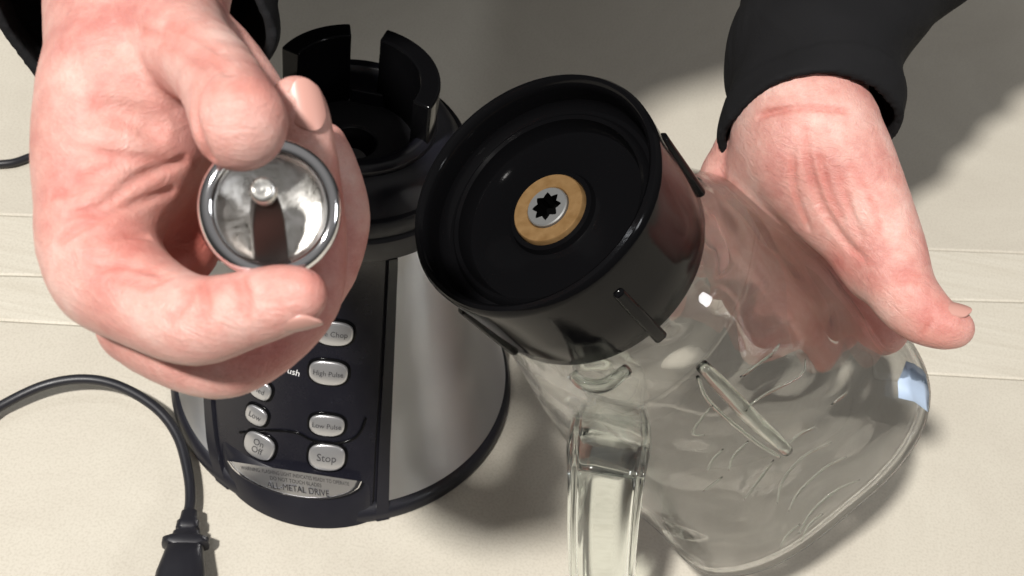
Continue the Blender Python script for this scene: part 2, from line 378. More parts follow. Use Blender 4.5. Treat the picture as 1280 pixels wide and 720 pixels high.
def text_on(fr_, s_, size, h, mt, par, du=0, dv=0, sx=1., fn=on_surface, thick=0):
    V, Fc = text_mesh(s_, size)
    W = np.array([fn(*fr_, v_[0] * sx + du, v_[1] + dv, h) for v_ in V])
    if thick:
        n0 = len(W); W2 = np.array([fn(*fr_, v_[0] * sx + du, v_[1] + dv, h - thick) for v_ in V])
        from collections import Counter
        ed = Counter(); 
        for f_ in Fc:
            for i in range(len(f_)): ed[tuple(sorted((f_[i], f_[(i + 1) % len(f_)])))] += 1
        W = np.vstack([W, W2]); Fc = Fc + [(a, b_, b_ + n0, a + n0) for (a, b_), k in ed.items() if k == 1]
    return mesh('lettering', W, Fc, mt, par, False)
SZ = 70.0 / 1545
def button(x, y, wpx, hpx, txt, size, tilt=0., lab=None):
    fr_ = place(x, y, tilt); w_ = wpx * SZ * .9; h_ = hpx * SZ / .9
    b_ = puck('button', fr_, w_, h_, -.15, .20, M_BUTTON, base)
    puck('bezel', fr_, w_ + .28, h_ + .28, -.15, .06, M_GLOSS, b_, dome=0)
    text_on(fr_, txt, size * .88, .255, M_INK, b_, sx=.92)
    b_['label'] = lab
T0 = 0.0
button(322, 519, 32, 21, 'Low', .55, T0, 'small silver push button marked Low')
button(324, 557, 45, 29, 'On\nOff', .62, T0, 'silver push button marked On and Off')
button(408, 571, 48, 31, 'Stop', .72, T0, 'silver push button marked Stop')
button(408, 531, 46, 24, 'Low Pulse', .47, T0, 'silver push button marked Low Pulse')
button(410, 465, 50, 27, 'High Pulse', .47, T0, 'silver push button marked High Pulse')
button(417, 416, 50, 27, 'Ice Chop', .50, T0, 'silver push button marked Chop, half behind a finger')
button(326, 486, 32, 21, 'Med', .5, T0, 'silver push button almost covered by a finger')
text_on(place(353, 460), 'Ice Crush', .52, .02, M_WHITE, base)
# crescent plate, curved with the housing
def bhit2(x, y, off):
    th, z = bhit(x, y)
    for _ in range(4):
        e = 1e-3; p0_ = np.array(proj(bs(th, z, off))); ja = (np.array(proj(bs(th + e, z, off))) - p0_) / e; jb = (np.array(proj(bs(th, z + e, off))) - p0_) / e
        J_ = np.array([ja, jb]).T; dlt = np.linalg.solve(J_, np.array([x, y]) - p0_); th += float(np.clip(dlt[0], -.3, .3)); z = float(np.clip(z + np.clip(dlt[1], -2, 2), .02, ZT))
    return bs(th, z, off)
PU = np.array([169., 26.]); PV = np.array([-3., -22.]); PC = np.array([368., 590.])
def pt(u, v_, h=0): q = PC + PU * u + PV * v_; return bhit2(q[0], q[1], .55 + h)   # u -0.5..0.5, v up
def outline(k):
    us = np.linspace(-.5, .5, 34) * k
    return [(u, .05 * k) for u in us] + [(u, .05 * k - 1.52 * k * (1 - (2 * u / k) ** 2) ** .62) for u in us[::-1][1:-1]]
def crescent(name, levels, mt, par):
    rows = [[pt(u, v_, h) for u, v_ in outline(k)] for k, h in levels]
    V, Fc = grid(rows, cv=True); n_ = len(rows[0]); o_ = (len(rows) - 1) * n_
    for i_ in range(33):
        a_, b_ = i_, i_ + 1; c_ = (n_ - b_) % n_ if b_ < 33 else 33; d_ = (n_ - a_) % n_
        q = [o_ + a_, o_ + b_, o_ + c_, o_ + d_]; q2 = []
        for t_ in q:
            if t_ not in q2: q2.append(t_)
        if len(q2) > 2: Fc.append(tuple(q2))
    return mesh(name, V, Fc, mt, par, True, 30)
plate = crescent('name_plate', [(1.0, -.7), (1.0, -.05), (.985, 0.0), (.94, 0.0), (.93, -.03)], M_CHROME, base)
crescent('plate_face', [(.925, -.2), (.925, -.015)], M_SATIN, plate)
def plate_text(s_, u0, u1, v_, hgt, mt, h, thick=0, tilt=.0):
    V, Fc = text_mesh(s_, 1.0); x0, x1 = V[:, 0].min(), V[:, 0].max()
    U_ = [(u0 + (q[0] - x0) / (x1 - x0) * (u1 - u0), v_ + q[1] * hgt) for q in V]
    W_ = np.array([pt(a_, b_, h) for a_, b_ in U_])
    if thick:
        n0 = len(W_); W_ = np.vstack([W_, [pt(a_, b_, h - thick) for a_, b_ in U_]]); ed = {}
        for f_ in Fc:
            for i_ in range(len(f_)):
                e_ = (f_[i_], f_[(i_ + 1) % len(f_)]); ed[tuple(sorted(e_))] = ed.get(tuple(sorted(e_)), []) + [e_]
        Fc = Fc + [(e_[0][0], e_[0][1], e_[0][1] + n0, e_[0][0] + n0) for e_ in ed.values() if len(e_) == 1]
    return mesh('lettering', W_, Fc, mt, plate, False)
plate_text('WARNING: FLASHING LIGHT INDICATES READY TO OPERATE', -.40, .40, -.23, .30, M_INK, .004)
plate_text('DO NOT TOUCH BLADES', -.19, .19, -.56, .30, M_INK, .004)
plate_text('ALL-METAL DRIVE', -.22, .24, -.98, .52, M_CHROME, .06, .08)
# contour line pressed into the panel
pts = [on_surface(*place(x, y), 0, 0, .02) for x, y in ((300, 540), (340, 538), (370, 541), (392, 551), (420, 554), (440, 549), (450, 538), (456, 522))]
V, Fc = tube(catmull(pts, 6), .07, 8); mesh('contour_line', V, Fc, M_GLOSS, base)

# ------------------------------------------------------------------ jar
jar = thing('blender_jar', 'clear glass blender jar tipped over with its black screw base towards the viewer', 'glass jar')
TT = math.radians(40); PH = math.radians(42.5)
cA = np.array([math.sin(TT) * math.cos(PH), math.sin(TT) * math.sin(PH), math.cos(TT)])
cE1 = np.array([math.cos(PH) * math.cos(TT), math.sin(PH) * math.cos(TT), -math.sin(TT)]); cE2 = np.array([-math.sin(PH), math.cos(PH), 0])
cO = cf(662, 235, 49.6)
def dirw(c): return c[0] * R - c[1] * U + c[2] * F
JA, JE1, JE2, JO = dirw(cA), dirw(cE1), dirw(cE2), c2w(cO)
LJ = 22.0
mouth = []
for (x, y) in [(985, 262), (1080, 352), (1128, 415), (1158, 460), (1165, 500), (1148, 550), (1105, 602), (1055, 642), (1000, 688), (950, 714), (880, 722), (832, 665)]:
    v_ = cf(x, y, 1); c = cO + cA * LJ; k = (c @ cA) / (v_ @ cA); q = v_ * k - c
    mouth.append((math.atan2(q @ cE2, q @ cE1), math.hypot(q @ cE1, q @ cE2)))
mouth += [(math.radians(105), 7.2), (math.radians(140), 7.0), (math.radians(175), 7.2), (math.radians(-150), 7.6), (math.radians(-125), 8.2)]
mouth.sort(); print('mouth', [(round(math.degrees(a)), round(r_, 1)) for a, r_ in mouth])
ma = np.array([q[0] for q in mouth]); mr = np.array([q[1] for q in mouth])
ma3 = np.concatenate([ma - 2 * math.pi, ma, ma + 2 * math.pi]); mr3 = np.concatenate([mr] * 3)
_fa = np.linspace(-math.pi, math.pi, 361)[:-1]; _fr = np.interp(_fa, ma3, mr3)
for _ in range(6):
    _fr = (np.roll(_fr, 3) + _fr * 2 + np.roll(_fr, -3)) / 4
def rm(a): a = (a + math.pi) % (2 * math.pi) - math.pi; return float(np.interp(a, np.append(_fa, math.pi), np.append(_fr, _fr[0])))
RS = [4.6, 5.5, 5.9, 6.4, 7.2, 8.5, 11, 14, 18, 22]; RR = [4.55, 4.6, 4.85, 5.3, 5.6, 5.75, 6.1, 6.6, 7.0, 7.2]
def jr(s_, a):
    r0_ = float(np.interp(s_, RS, RR)); k = min(1, max(0, (s_ - 6.5) / (LJ - 6.5))); k = k ** 1.15
    lob = 1 + .035 * math.cos(4 * a + .6) * min(1, max(0, (s_ - 6) / 6)) * (1 - k)
    return (r0_ * (1 - k) + rm(a) * k) * lob
def js(s_, a, off=0.): r_ = jr(s_, a) + off; return JO + JA * s_ + r_ * (JE1 * math.cos(a) + JE2 * math.sin(a))
NA = 200; an = np.arange(NA) / NA * 2 * math.pi
so = np.concatenate([np.linspace(4.7, 8, 14), np.linspace(8.4, LJ - .2, 34)])
rows = [[js(s_, a) for a in an] for s_ in so]
for q in np.linspace(0.2, 1, 7):
    rows.append([js(LJ - .2, a, .16 - .56 * (1 - math.cos(q * math.pi)) / 2) + JA * (.38 * math.sin(q * math.pi)) for a in an])
rows += [[js(s_, a, -.36 - .30 * math.exp(-((s_ - 7.4) / 1.3) ** 2) + (.09 * math.sin(3 * a + s_ * .7) + .06 * math.sin(7 * a - s_ * 1.1 + 1) + .04 * math.sin(11 * a + s_ * 2.1)) * (1 + .8 * math.exp(-((s_ - 7.5) / 2) ** 2)) * min(1, max(0, (LJ - .5 - s_) / 3))) for a in an] for s_ in so[::-1]]
V, Fc = grid(rows, cu=True, cv=True)
jw = mesh('jar_wall', V, [f_[::-1] for f_ in Fc], M_GLASS, jar, True)

# marks moulded on the wall
_SA = np.linspace(-math.pi, math.pi, 361); _SS = np.linspace(6, LJ, 161)
_J = np.array([[js(s_, a) for s_ in _SS] for a in _SA]); _JX, _JY = proj(_J)
_JN = np.array([JE1 * math.cos(a) + JE2 * math.sin(a) for a in _SA]); _vis = (((CAM - _J) * _JN[:, None, :]).sum(-1) > 0)
def jhit(x, y, near=True):
    d = (_JX - x) ** 2 + (_JY - y) ** 2 + np.where(_vis == near, 0, 1e7); i, j = np.unravel_index(np.argmin(d), d.shape); return _SS[j], _SA[i]
def jtube(pix, rad, name, mt=None, off=.0, n_=8, lift=0):
    q = np.array([js(*jhit(*p_), off) for p_ in pix]); c = catmull(q, 6)
    tp = np.sin(np.pi * np.clip(np.linspace(0, 1, len(c)), .03, .97)) ** (.35 if rad < .09 else .12); V, Fc = tube(c, rad * tp, n_); return mesh(name, V, Fc, mt or M_GLASS2, jar)
jtube([(876, 458), (905, 486), (940, 520), (985, 562)], .38, 'moulded_bar', n_=14)
jtube([(716, 466), (730, 480), (756, 482), (784, 462)], .34, 'glass_lug', n_=16)
jtube([(872, 470), (885, 500), (915, 528), (950, 556), (975, 572)], .10, 'moulded_edge')
for L_ in ([(968, 440), (955, 452), (930, 470)], [(1008, 448), (1000, 470), (960, 492), (930, 512)], [(1018, 534), (1000, 542), (985, 556)],
           [(890, 506), (872, 530), (868, 543), (880, 544)], [(935, 552), (918, 570), (912, 586)], [(968, 575), (950, 598), (930, 625)],
           [(1040, 552), (1005, 570), (980, 600), (972, 628)], [(1060, 570), (1030, 585), (1000, 615), (985, 640)], [(1000, 655), (985, 668), (975, 685)],
           [(962, 388 + 60), (975, 430)], [(903, 597), (880, 612)], [(1040, 505), (1060, 490)], [(1075, 600), (1045, 612), (1015, 640), (1000, 665)], [(925, 470), (950, 455), (962, 446)], [(1030, 640), (1012, 655), (1002, 676)], [(905, 560), (890, 575), (884, 590)]):
    jtube(L_, .07, 'measuring_mark')

st_ = [[js(*jhit(*p_), .03) for p_ in row] for row in ([(1132, 452), (1122, 478), (1124, 497)], [(1142, 456), (1138, 480), (1142, 503)], [(1152, 462), (1154, 488), (1158, 512)], [(1157, 468), (1161, 492), (1163, 514)])]  # pale blue patch laid on the jar wall close to the rim
V, Fc = grid(st_); so_ = mesh('blue_patch', V, Fc, mat('pale_blue', (.45, .56, .72), .4)[0], jar); sm_ = so_.modifiers.new('thick', 'SOLIDIFY'); sm_.thickness = .0003
# handle
hp = np.array([P(762, 500, 58.5), P(762, 540, 56.0), P(760, 566, 54.2), P(757, 600, 53.6), P(753, 660, 54.6), P(754, 730, 57.0), P(775, 800, 60.5), P(820, 840, 65.0), P(868, 800, 69.0), P(885, 750, 70.0)])
hc = catmull(hp, 8)
sec = []
for a in np.arange(60) / 60 * 2 * math.pi:
    ca, sa = math.cos(a), math.sin(a); gv = .22 * math.exp(-((abs(sa) - .62) / .2) ** 2); sec.append(((.95 - gv) * math.copysign(abs(ca) ** .5, ca), 1.72 * math.copysign(abs(sa) ** .6, sa)))
rad = np.interp(np.linspace(0, 1, len(hc)), [0, .12, .2, .35, .6, 1], [1.05, 1.08, 1.08, .95, .85, .95])
V, Fc = tube(hc, rad, section=sec, upv=-F); mesh('handle', V, Fc, M_GLASS2, jar, True, 60)
# screw-on base
prof = [(5.02, 1.5), (5.05, .5), (5.12, .12), (5.26, 0), (5.44, .03), (5.55, .2), (5.55, .5), (5.50, 1.4), (5.42, 3.5), (5.38, 5.5), (5.30, 5.72), (5.0, 5.75), (4.9, 5.6), (4.95, 3.0)]
NC = 128
V, Fc = lathe(prof, JO, JA, JE1, JE2, NC); col_ = mesh('screw_base', V, Fc, M_GLOSS, jar, True, 40)
prof = [(5.04, 1.2), (4.98, 1.55), (4.75, 1.75), (4.55, 1.72), (4.45, 1.5), (4.35, 1.42), (4.2, 1.5), (4.1, 2.1), (4.0, 2.25), (2.2, 2.22), (1.95, 2.1), (1.85, 1.85), (1.66, 1.8), (1.6, 1.95)]
V, Fc = lathe(prof, JO, JA, JE1, JE2, NC); mesh('base_floor', V, Fc, M_GLOSS, col_, True, 40)
prof = [(1.62, 2.2), (1.60, 1.66), (1.55, 1.6), (.98, 1.6), (.93, 1.66), (.93, 2.0)]
V, Fc = lathe(prof, JO, JA, JE1, JE2, 72); mesh('bearing_ring', V, Fc, M_BRONZE, jar, True, 40)
# eight-pointed socket
ns = 64; starr = []
for i in range(ns):
    a = i / ns * 2 * math.pi; k = abs(((a * 8 / (2 * math.pi)) % 1) - .5) * 2      # 1 at the points
    starr.append((.47 + .20 * k ** 1.15, a))
rows = [[JO + JA * 2.0 + .91 * (JE1 * math.cos(a) + JE2 * math.sin(a)) for _, a in starr], [JO + JA * 1.55 + .91 * (JE1 * math.cos(a) + JE2 * math.sin(a)) for _, a in starr],
        [JO + JA * 1.5 + .86 * (JE1 * math.cos(a) + JE2 * math.sin(a)) for _, a in starr], [JO + JA * 1.5 + q * (JE1 * math.cos(a) + JE2 * math.sin(a)) for q, a in starr],
        [JO + JA * 2.4 + q * (JE1 * math.cos(a) + JE2 * math.sin(a)) for q, a in starr]]
V, Fc = grid(rows[:4], cv=True); mesh('drive_socket', V, Fc, M_SOCKET, jar, False)
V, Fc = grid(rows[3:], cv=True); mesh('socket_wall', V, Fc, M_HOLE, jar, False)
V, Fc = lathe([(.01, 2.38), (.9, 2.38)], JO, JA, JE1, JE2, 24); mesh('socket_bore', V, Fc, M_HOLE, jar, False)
# gripping ribs
def rib_at(a, s0, s1, h):
    rr = []
    ed = JE1 * math.cos(a) + JE2 * math.sin(a); et = -JE1 * math.sin(a) + JE2 * math.cos(a)
    for s_, hh, ww in ((s0, .05, .2), (s0 + .15, h, .24), (s0 + (s1 - s0) * .5, h * .95, .27), (s1 - .15, h * .85, .3), (s1, h * .7, .3)):
        c = JO + JA * s_; rr.append([c + ed * 5.0 - et * ww, c + ed * (5.36 + hh * .8) - et * ww, c + ed * (5.42 + hh) - et * ww * .6, c + ed * (5.42 + hh) + et * ww * .6, c + ed * (5.36 + hh * .8) + et * ww, c + ed * 5.0 + et * ww])
    V, Fc = grid(rr, cv=True); Fc += [tuple(range(5, -1, -1)), tuple(range(24, 30))]
    return bevel(mesh('rib', V, Fc, M_GLOSS, col_, True, 30), .05)
def rib_ang(x, y, s_=2.6):
    best = min(np.linspace(-math.pi, math.pi, 721), key=lambda a: sum((np.array(proj(JO + JA * s_ + 5.6 * (JE1 * math.cos(a) + JE2 * math.sin(a)))) - [x, y]) ** 2)); return best
for x, y in ((845, 180), (778, 370), (588, 398)):
    a = rib_ang(x, y); print('rib', math.degrees(a)); rib_at(a, 1.7, 6.2, .24)
rib_at(rib_ang(845, 180) - math.pi * .55, 1.7, 6.2, .24)

# ------------------------------------------------------------------ metal part held in the hand
cup = thing('metal_coupling', 'round shiny metal cup with a stud and its dark reflection modelled in it, pinched between thumb and finger', 'metal part')
kO = cf(340, 261, 30.6)
kA = norm(np.array([-.34, -.05, 1.0])); kE1 = norm(np.cross([0, 1., 0], kA)); kE2 = np.cross(kA, kE1)
KA, KE1, KE2, KO = dirw(kA), dirw(kE1), dirw(kE2), c2w(kO)
prof = [(1.30, .50)] + [(1.55 - .225 * math.cos(q), .25 - .27 * math.sin(q)) for q in np.linspace(0, math.pi, 14)] + [(1.775, .8), (1.72, .95), (1.66, 1.0), (1.6, 1.05), (1.6, 1.5)]
V, Fc = lathe(prof, KO, KA, KE1, KE2, 96); mesh('flange', V, Fc, M_CHROME, cup, True, 60)
prof = [(1.36, .40), (1.3, .44), (1.1, .52), (.7, .57), (.4, .59), (.01, .60)]
V, Fc = lathe(prof, KO, KA, KE1, KE2, 72); mesh('dish', V, Fc, M_DISH, cup, True, 60)
prof = []
for k in range(14): prof += [(1.48, 1.5 + k * .2), (1.36, 1.6 + k * .2)]
prof += [(1.3, 4.3), (.01, 4.3)]
V, Fc = lathe(prof, KO, KA, KE1, KE2, 72); mesh('threaded_body', V, Fc, M_DISH, cup, True, 60)
b0 = KO + KE2 * 1.30 + KA * .52 + KE1 * .05; b1 = P(331, 239, 29.55)  # solid from rim to tip: the stud plus its dark reflection in the dish
sd = norm(b1 - b0); sx_ = norm(np.cross(sd, KA)); sy_ = np.cross(sd, sx_)
rows = []
for k, wv, hv in ((0, .42, .20), (.3, .42, .2), (.62, .40, .2), (.82, .34, .2), (.93, .28, .16)):
    c = b0 + (b1 - b0) * k; rows.append([c + sx_ * wv + sy_ * hv, c - sx_ * wv + sy_ * hv, c - sx_ * wv - sy_ * hv, c + sx_ * wv - sy_ * hv])
V, Fc = grid(rows, cv=True); Fc += [(0, 1, 2, 3), (19, 18, 17, 16)]
bevel(mesh('shaft_and_reflection', V, Fc, M_SHAFT_REFLECTION, cup, True, 30), .04)
V, Fc = lathe([(.01, -.10), (.10, -.08), (.16, -.11), (.27, -.10), (.31, -.04), (.32, .02), (.32, .3)], b1 - F * .16, norm(KA * .3 + KE2 * .15 + F * .7), KE1, KE2, 32); mesh('shaft_tip', V, Fc, M_DISH, cup, True, 60)

# ------------------------------------------------------------------ power cord
cord = thing('power_cord', 'black power cord looping over the table to its moulded plug', 'cord')
pts = [Pz(-260, 150, .35), Pz(-120, 200, .35), Pz(0, 205, .35), Pz(48, 194, .35), Pz(130, 185, .4), Pz(230, 200, .6), Pz(320, 235, 1.0)]
V, Fc = tube(catmull(pts, 8), .27, 12); mesh('cable', V, Fc, M_RUBBER, cord)
pts = [Pz(-260, 150, .35), Pz(-330, 330, .35), Pz(-200, 520, .4), Pz(-60, 545, .5), Pz(0, 508, .8), Pz(55, 482, 1.2), Pz(105, 474, 1.5), Pz(150, 483, 1.6), Pz(195, 510, 1.5), Pz(222, 545, 1.2), Pz(235, 590, 1.0), Pz(238, 625, .95), Pz(233, 652, 1.0)]
V, Fc = tube(catmull(pts, 8), .29, 12); mesh('cable', V, Fc, M_RUBBER, cord)
p0 = Pz(236, 652, 1.0); p1 = Pz(226, 725, 1.15); d = norm(p1 - p0); sdv = norm(np.cross(d, Zv)); upv = np.cross(sdv, d)
def rr_sec(w_, h_, n_=24, e=3.5):
    return [(w_ * math.copysign(abs(math.cos(a)) ** (2 / e), math.cos(a)), h_ * math.copysign(abs(math.sin(a)) ** (2 / e), math.sin(a))) for a in np.arange(n_) / n_ * 2 * math.pi]
def ploft(st, name, mt, par):
    rows = [[p0 + d * s_ + sdv * x + upv * y for x, y in rr_sec(w_ * .84, h_ * .9)] for s_, w_, h_ in st]
    V, Fc = grid(rows, cv=True); k = 24; n_ = len(rows)
    Fc += [tuple(range(k))[::-1], tuple(range((n_ - 1) * k, n_ * k))]; return mesh(name, V, Fc, mt, par, True, 40)
plug = ploft([(1.55, .9, .55), (1.7, 1.15, .72), (2.4, 1.3, .85), (3.2, 1.5, .95), (4.4, 1.62, 1.0), (4.9, 1.6, .98), (5.05, 1.4, .8)], 'plug', M_RUBBER, cord)
ploft([(-.6, .4, .4), (-.5, .52, .46), (0, .58, .48), (.12, .72, .52), (.5, .74, .54), (.55, .62, .5), (.7, .62, .5), (.75, .85, .56), (1.0, .9, .58), (1.05, 1.15, .62), (1.15, 1.45, .64), (1.45, 1.45, .66), (1.6, 1.0, .6)], 'strain_relief', M_RUBBER, plug)
for sgn in (-1, 1):
    V, Fc = box(p0 + d * 5.8 + sdv * .63 * sgn, d * .9, sdv * .08, upv * .32); bevel(mesh('plug_blade', V, Fc, M_SOCKET, plug, False), .03)

# ------------------------------------------------------------------ implicit surfaces for hands and cloth (camera frame, cm)
class Field:
    def __init__(s, lo, hi, h):
        s.lo = np.array(lo, float); s.h = h; s.n = np.ceil((np.array(hi) - lo) / h).astype(int) + 1
        s.ax = [s.lo[i] + h * np.arange(s.n[i]) for i in range(3)]
        s.D = np.full(s.n, 9.0, np.float32)
    def sub(s, pts, r_, pad):
        pts = np.asarray(pts); a = np.floor((pts.min(0) - r_ - pad - s.lo) / s.h).astype(int); b_ = np.ceil((pts.max(0) + r_ + pad - s.lo) / s.h).astype(int) + 1
        a = np.clip(a, 0, s.n); b_ = np.clip(b_, 0, s.n); return tuple(slice(x, y) for x, y in zip(a, b_))
    def pts(s, sl):
        return s.ax[0][sl[0]].astype(np.float32)[:, None, None], s.ax[1][sl[1]].astype(np.float32)[None, :, None], s.ax[2][sl[2]].astype(np.float32)[None, None, :]
def smin(a, b_, k):
    h = np.maximum(k - np.abs(a - b_), 0) / k; return np.minimum(a, b_) - h * h * k * .25
def d_cone(X, Y, Z, a, b_, ra, rb):
    ab = b_ - a; L2 = float(ab @ ab) + 1e-9
    t_ = ((X - a[0]) * ab[0] + (Y - a[1]) * ab[1] + (Z - a[2]) * ab[2]) / L2; t_ = np.clip(t_, 0, 1)
    dx = X - (a[0] + t_ * ab[0]); dy = Y - (a[1] + t_ * ab[1]); dz = Z - (a[2] + t_ * ab[2])
    return np.sqrt(dx * dx + dy * dy + dz * dz) - (ra + (rb - ra) * t_)
def chain(fl, ptsr, k=.25, sub=3):
    """one limb; points (x, y, depth, radius) in the camera frame -> own distance array over its box"""
    q = np.asarray(ptsr, float); c = catmull(q, sub) if len(q) > 2 else q
    sl = fl.sub(c[:, :3], c[:, 3].max(), 1.2); X, Y, Z = fl.pts(sl); D = None
    for i in range(len(c) - 1):
        dd = d_cone(X, Y, Z, c[i, :3], c[i + 1, :3], c[i, 3], c[i + 1, 3]); D = dd if D is None else smin(D, dd, k)
    return sl, D
def add(fl, sd_, k): sl, D = sd_; fl.D[sl] = smin(fl.D[sl], D, k)
def cut(fl, sd_, k): sl, D = sd_; fl.D[sl] = -smin(-fl.D[sl], D, k)
def px(*q):                                  # (x, y, depth, radius in px) -> camera frame
    return [(*cf(x, y, d), r_ * d / FPX) for x, y, d, r_ in q]
def nets(fl):
    D = fl.D; nx, ny, nz = D.shape; ins = D < 0
    idx = -np.ones((nx - 1, ny - 1, nz - 1), np.int64)
    cnt = np.zeros((nx - 1, ny - 1, nz - 1), np.int8)
    for a in (0, 1):
        for b_ in (0, 1):
            for c in (0, 1): cnt += ins[a:nx - 1 + a, b_:ny - 1 + b_, c:nz - 1 + c]
    act = (cnt > 0) & (cnt < 8); I = np.argwhere(act); idx[act] = np.arange(len(I))
    acc = np.zeros((len(I), 3)); num = np.zeros(len(I))
    corners = [(a, b_, c) for a in (0, 1) for b_ in (0, 1) for c in (0, 1)]
    for p_ in corners:
        for ax_ in range(3):
            if p_[ax_]: continue
            q = list(p_); q[ax_] = 1
            d0 = D[I[:, 0] + p_[0], I[:, 1] + p_[1], I[:, 2] + p_[2]]; d1 = D[I[:, 0] + q[0], I[:, 1] + q[1], I[:, 2] + q[2]]
            mk = (d0 < 0) != (d1 < 0); t_ = np.where(mk, d0 / np.where(mk, d0 - d1, 1), 0)
            pos = np.array(p_, float)[None] + np.zeros((len(I), 3)); pos[:, ax_] += t_
            acc += pos * mk[:, None]; num += mk
    V = (I + acc / num[:, None]) * fl.h + fl.lo; faces = []
    for ax_ in range(3):
        o1, o2 = [(1, 2), (2, 0), (0, 1)][ax_]
        a = [slice(None)] * 3; b_ = [slice(None)] * 3; a[ax_] = slice(0, -1); b_[ax_] = slice(1, None)
        E = ins[tuple(a)] != ins[tuple(b_)]; J = np.argwhere(E)
        J = J[(J[:, o1] > 0) & (J[:, o2] > 0) & (J[:, o1] < fl.n[o1] - 1) & (J[:, o2] < fl.n[o2] - 1)]
        sgn = ins[J[:, 0], J[:, 1], J[:, 2]]
        def at_(d1, d2):
            q = J.copy(); q[:, o1] -= d1; q[:, o2] -= d2; return idx[q[:, 0], q[:, 1], q[:, 2]]
        Q = np.stack([at_(1, 1), at_(0, 1), at_(0, 0), at_(1, 0)], 1); Q[~sgn] = Q[~sgn][:, ::-1]
        faces.append(Q[(Q >= 0).all(1)])
    return V, np.concatenate(faces)
def seg_near(V, c, sig):                      # closeness of vertices to a polyline, 0..1
    best = np.full(len(V), 1e9)
    for i in range(len(c) - 1):
        a, b_ = c[i], c[i + 1]; ab = b_ - a; t_ = np.clip(((V - a) @ ab) / (ab @ ab + 1e-9), 0, 1)
        best = np.minimum(best, np.linalg.norm(V - (a + t_[:, None] * ab), axis=1))
    return np.exp(-(best / sig) ** 2)
def first_hit(V, x, y):                       # nearest-to-camera vertex of a cloud around a pixel
    X = 640 + FPX * V[:, 0] / V[:, 2]; Y = 360 + FPX * V[:, 1] / V[:, 2]; near = np.where((X - x) ** 2 + (Y - y) ** 2 < 36)[0]
    if len(near) == 0: near = np.array([np.argmin((X - x) ** 2 + (Y - y) ** 2)])
    return V[near[np.argmin(V[near, 2])]]
#HANDS
def hand_field(lo, hi, h, limbs, folds):
    fl = Field(lo, hi, h)
    for pts_, k in limbs: add(fl, chain(fl, px(*pts_)), k)
    V, _ = nets(fl); creases = []
    for pix, rad_, depth_ in folds:           # skin folds pressed into the surface that faces the camera
        q = np.array([first_hit(V, *p_) for p_ in pix]); c = catmull(q, 5); c2 = c.copy(); c2[:, 2] -= rad_ - depth_
        creases.append(c)
        n_ = len(c2)
        c2[:, 2] -= depth_ * (2 * np.abs(np.arange(n_) / (n_ - 1) - .5)) ** 2
        sl = fl.sub(c2, rad_, .6); X, Y, Z = fl.pts(sl); D = None
        for i in range(n_ - 1):
            dd = d_cone(X, Y, Z, c2[i], c2[i + 1], rad_, rad_); D = dd if D is None else np.minimum(D, dd)
        cut(fl, (sl, D), .14)
    V, Q = nets(fl); return V, Q, creases

LH = [
  ([(178, -150, 44, 118), (176, -60, 40.5, 116), (170, 20, 37.5, 108), (165, 100, 35.5, 101), (155, 190, 35, 96)], 1.0),      # wrist and heel
  ([(150, 130, 35, 90), (128, 230, 34.4, 76), (124, 305, 33.6, 72), (138, 350, 33.2, 60)], 1.0),                    # outer palm
  ([(170, 120, 35.5, 85), (205, 210, 37.5, 76), (210, 300, 37.0, 66)], .8),                                        # hollow of the palm
  ([(200, 40, 35.6, 82), (232, 62, 33.6, 58), (268, 92, 31.8, 50), (297, 146, 30.0, 55), (300, 158, 29.8, 52)], .4),                      # thumb
  ([(138, 345, 33.4, 68), (190, 380, 32.3, 57), (245, 401, 31.4, 53), (305, 388, 30.8, 45), (350, 375, 30.4, 40), (379, 368, 30.3, 29)], .4),  # index finger
  ([(180, 400, 35.5, 60), (240, 436, 34.3, 53), (288, 450, 34.0, 43), (342, 420, 34.2, 41), (388, 372, 34.6, 36), (396, 300, 35.0, 35), (388, 220, 34.8, 34), (377, 165, 34.3, 35), (370, 128, 34.0, 33)], .14),
  ([(230, 400, 38, 52), (322, 408, 37.8, 38), (396, 358, 38.0, 35), (425, 290, 38.2, 33), (420, 240, 38.2, 34), (406, 180, 38.0, 27)], .10),
  ([(220, 40, 38, 58), (270, 75, 37, 50), (320, 130, 36.6, 40), (340, 180, 36, 36)], .3),                     # web behind the thumb
]
LFOLD = [([(66, 302), (108, 276), (158, 258), (222, 244)], .13, .12), ([(84, 264), (130, 250), (180, 222), (238, 206)], .15, .14),
         ([(110, 335), (150, 326), (200, 334)], .10, .05), ([(205, 398), (228, 376), (236, 352)], .10, .05),
         ([(165, 35), (210, 44), (250, 62), (284, 84)], .12, .08), ([(200, 25), (240, 38), (276, 58)], .1, .04), ([(190, 52), (225, 60), (262, 84)], .08, .035), ([(120, 190), (170, 200), (215, 205)], .14, .05),
         ([(262, 84), (243, 108), (236, 140), (246, 180), (262, 206)], .16, .10), ([(300, 342), (306, 372), (303, 402)], .09, .035), ([(296, 344), (299, 372), (296, 396)], .07, .02),
         ([(110, 120), (145, 135), (185, 150), (215, 165)], .55, .20), ([(150, 345), (180, 352), (214, 340)], .08, .03), ([(90, 225), (130, 215), (160, 200)], .09, .03),
         ([(60, 240), (85, 235), (115, 225)], .08, .025), ([(100, 300), (140, 290), (190, 292)], .08, .03), ([(250, 345), (254, 375), (250, 400)], .08, .02)]
V1, Q1, CR1 = hand_field((-19, -14, 26), (-3.5, 5.5, 45), .075, LH, LFOLD)
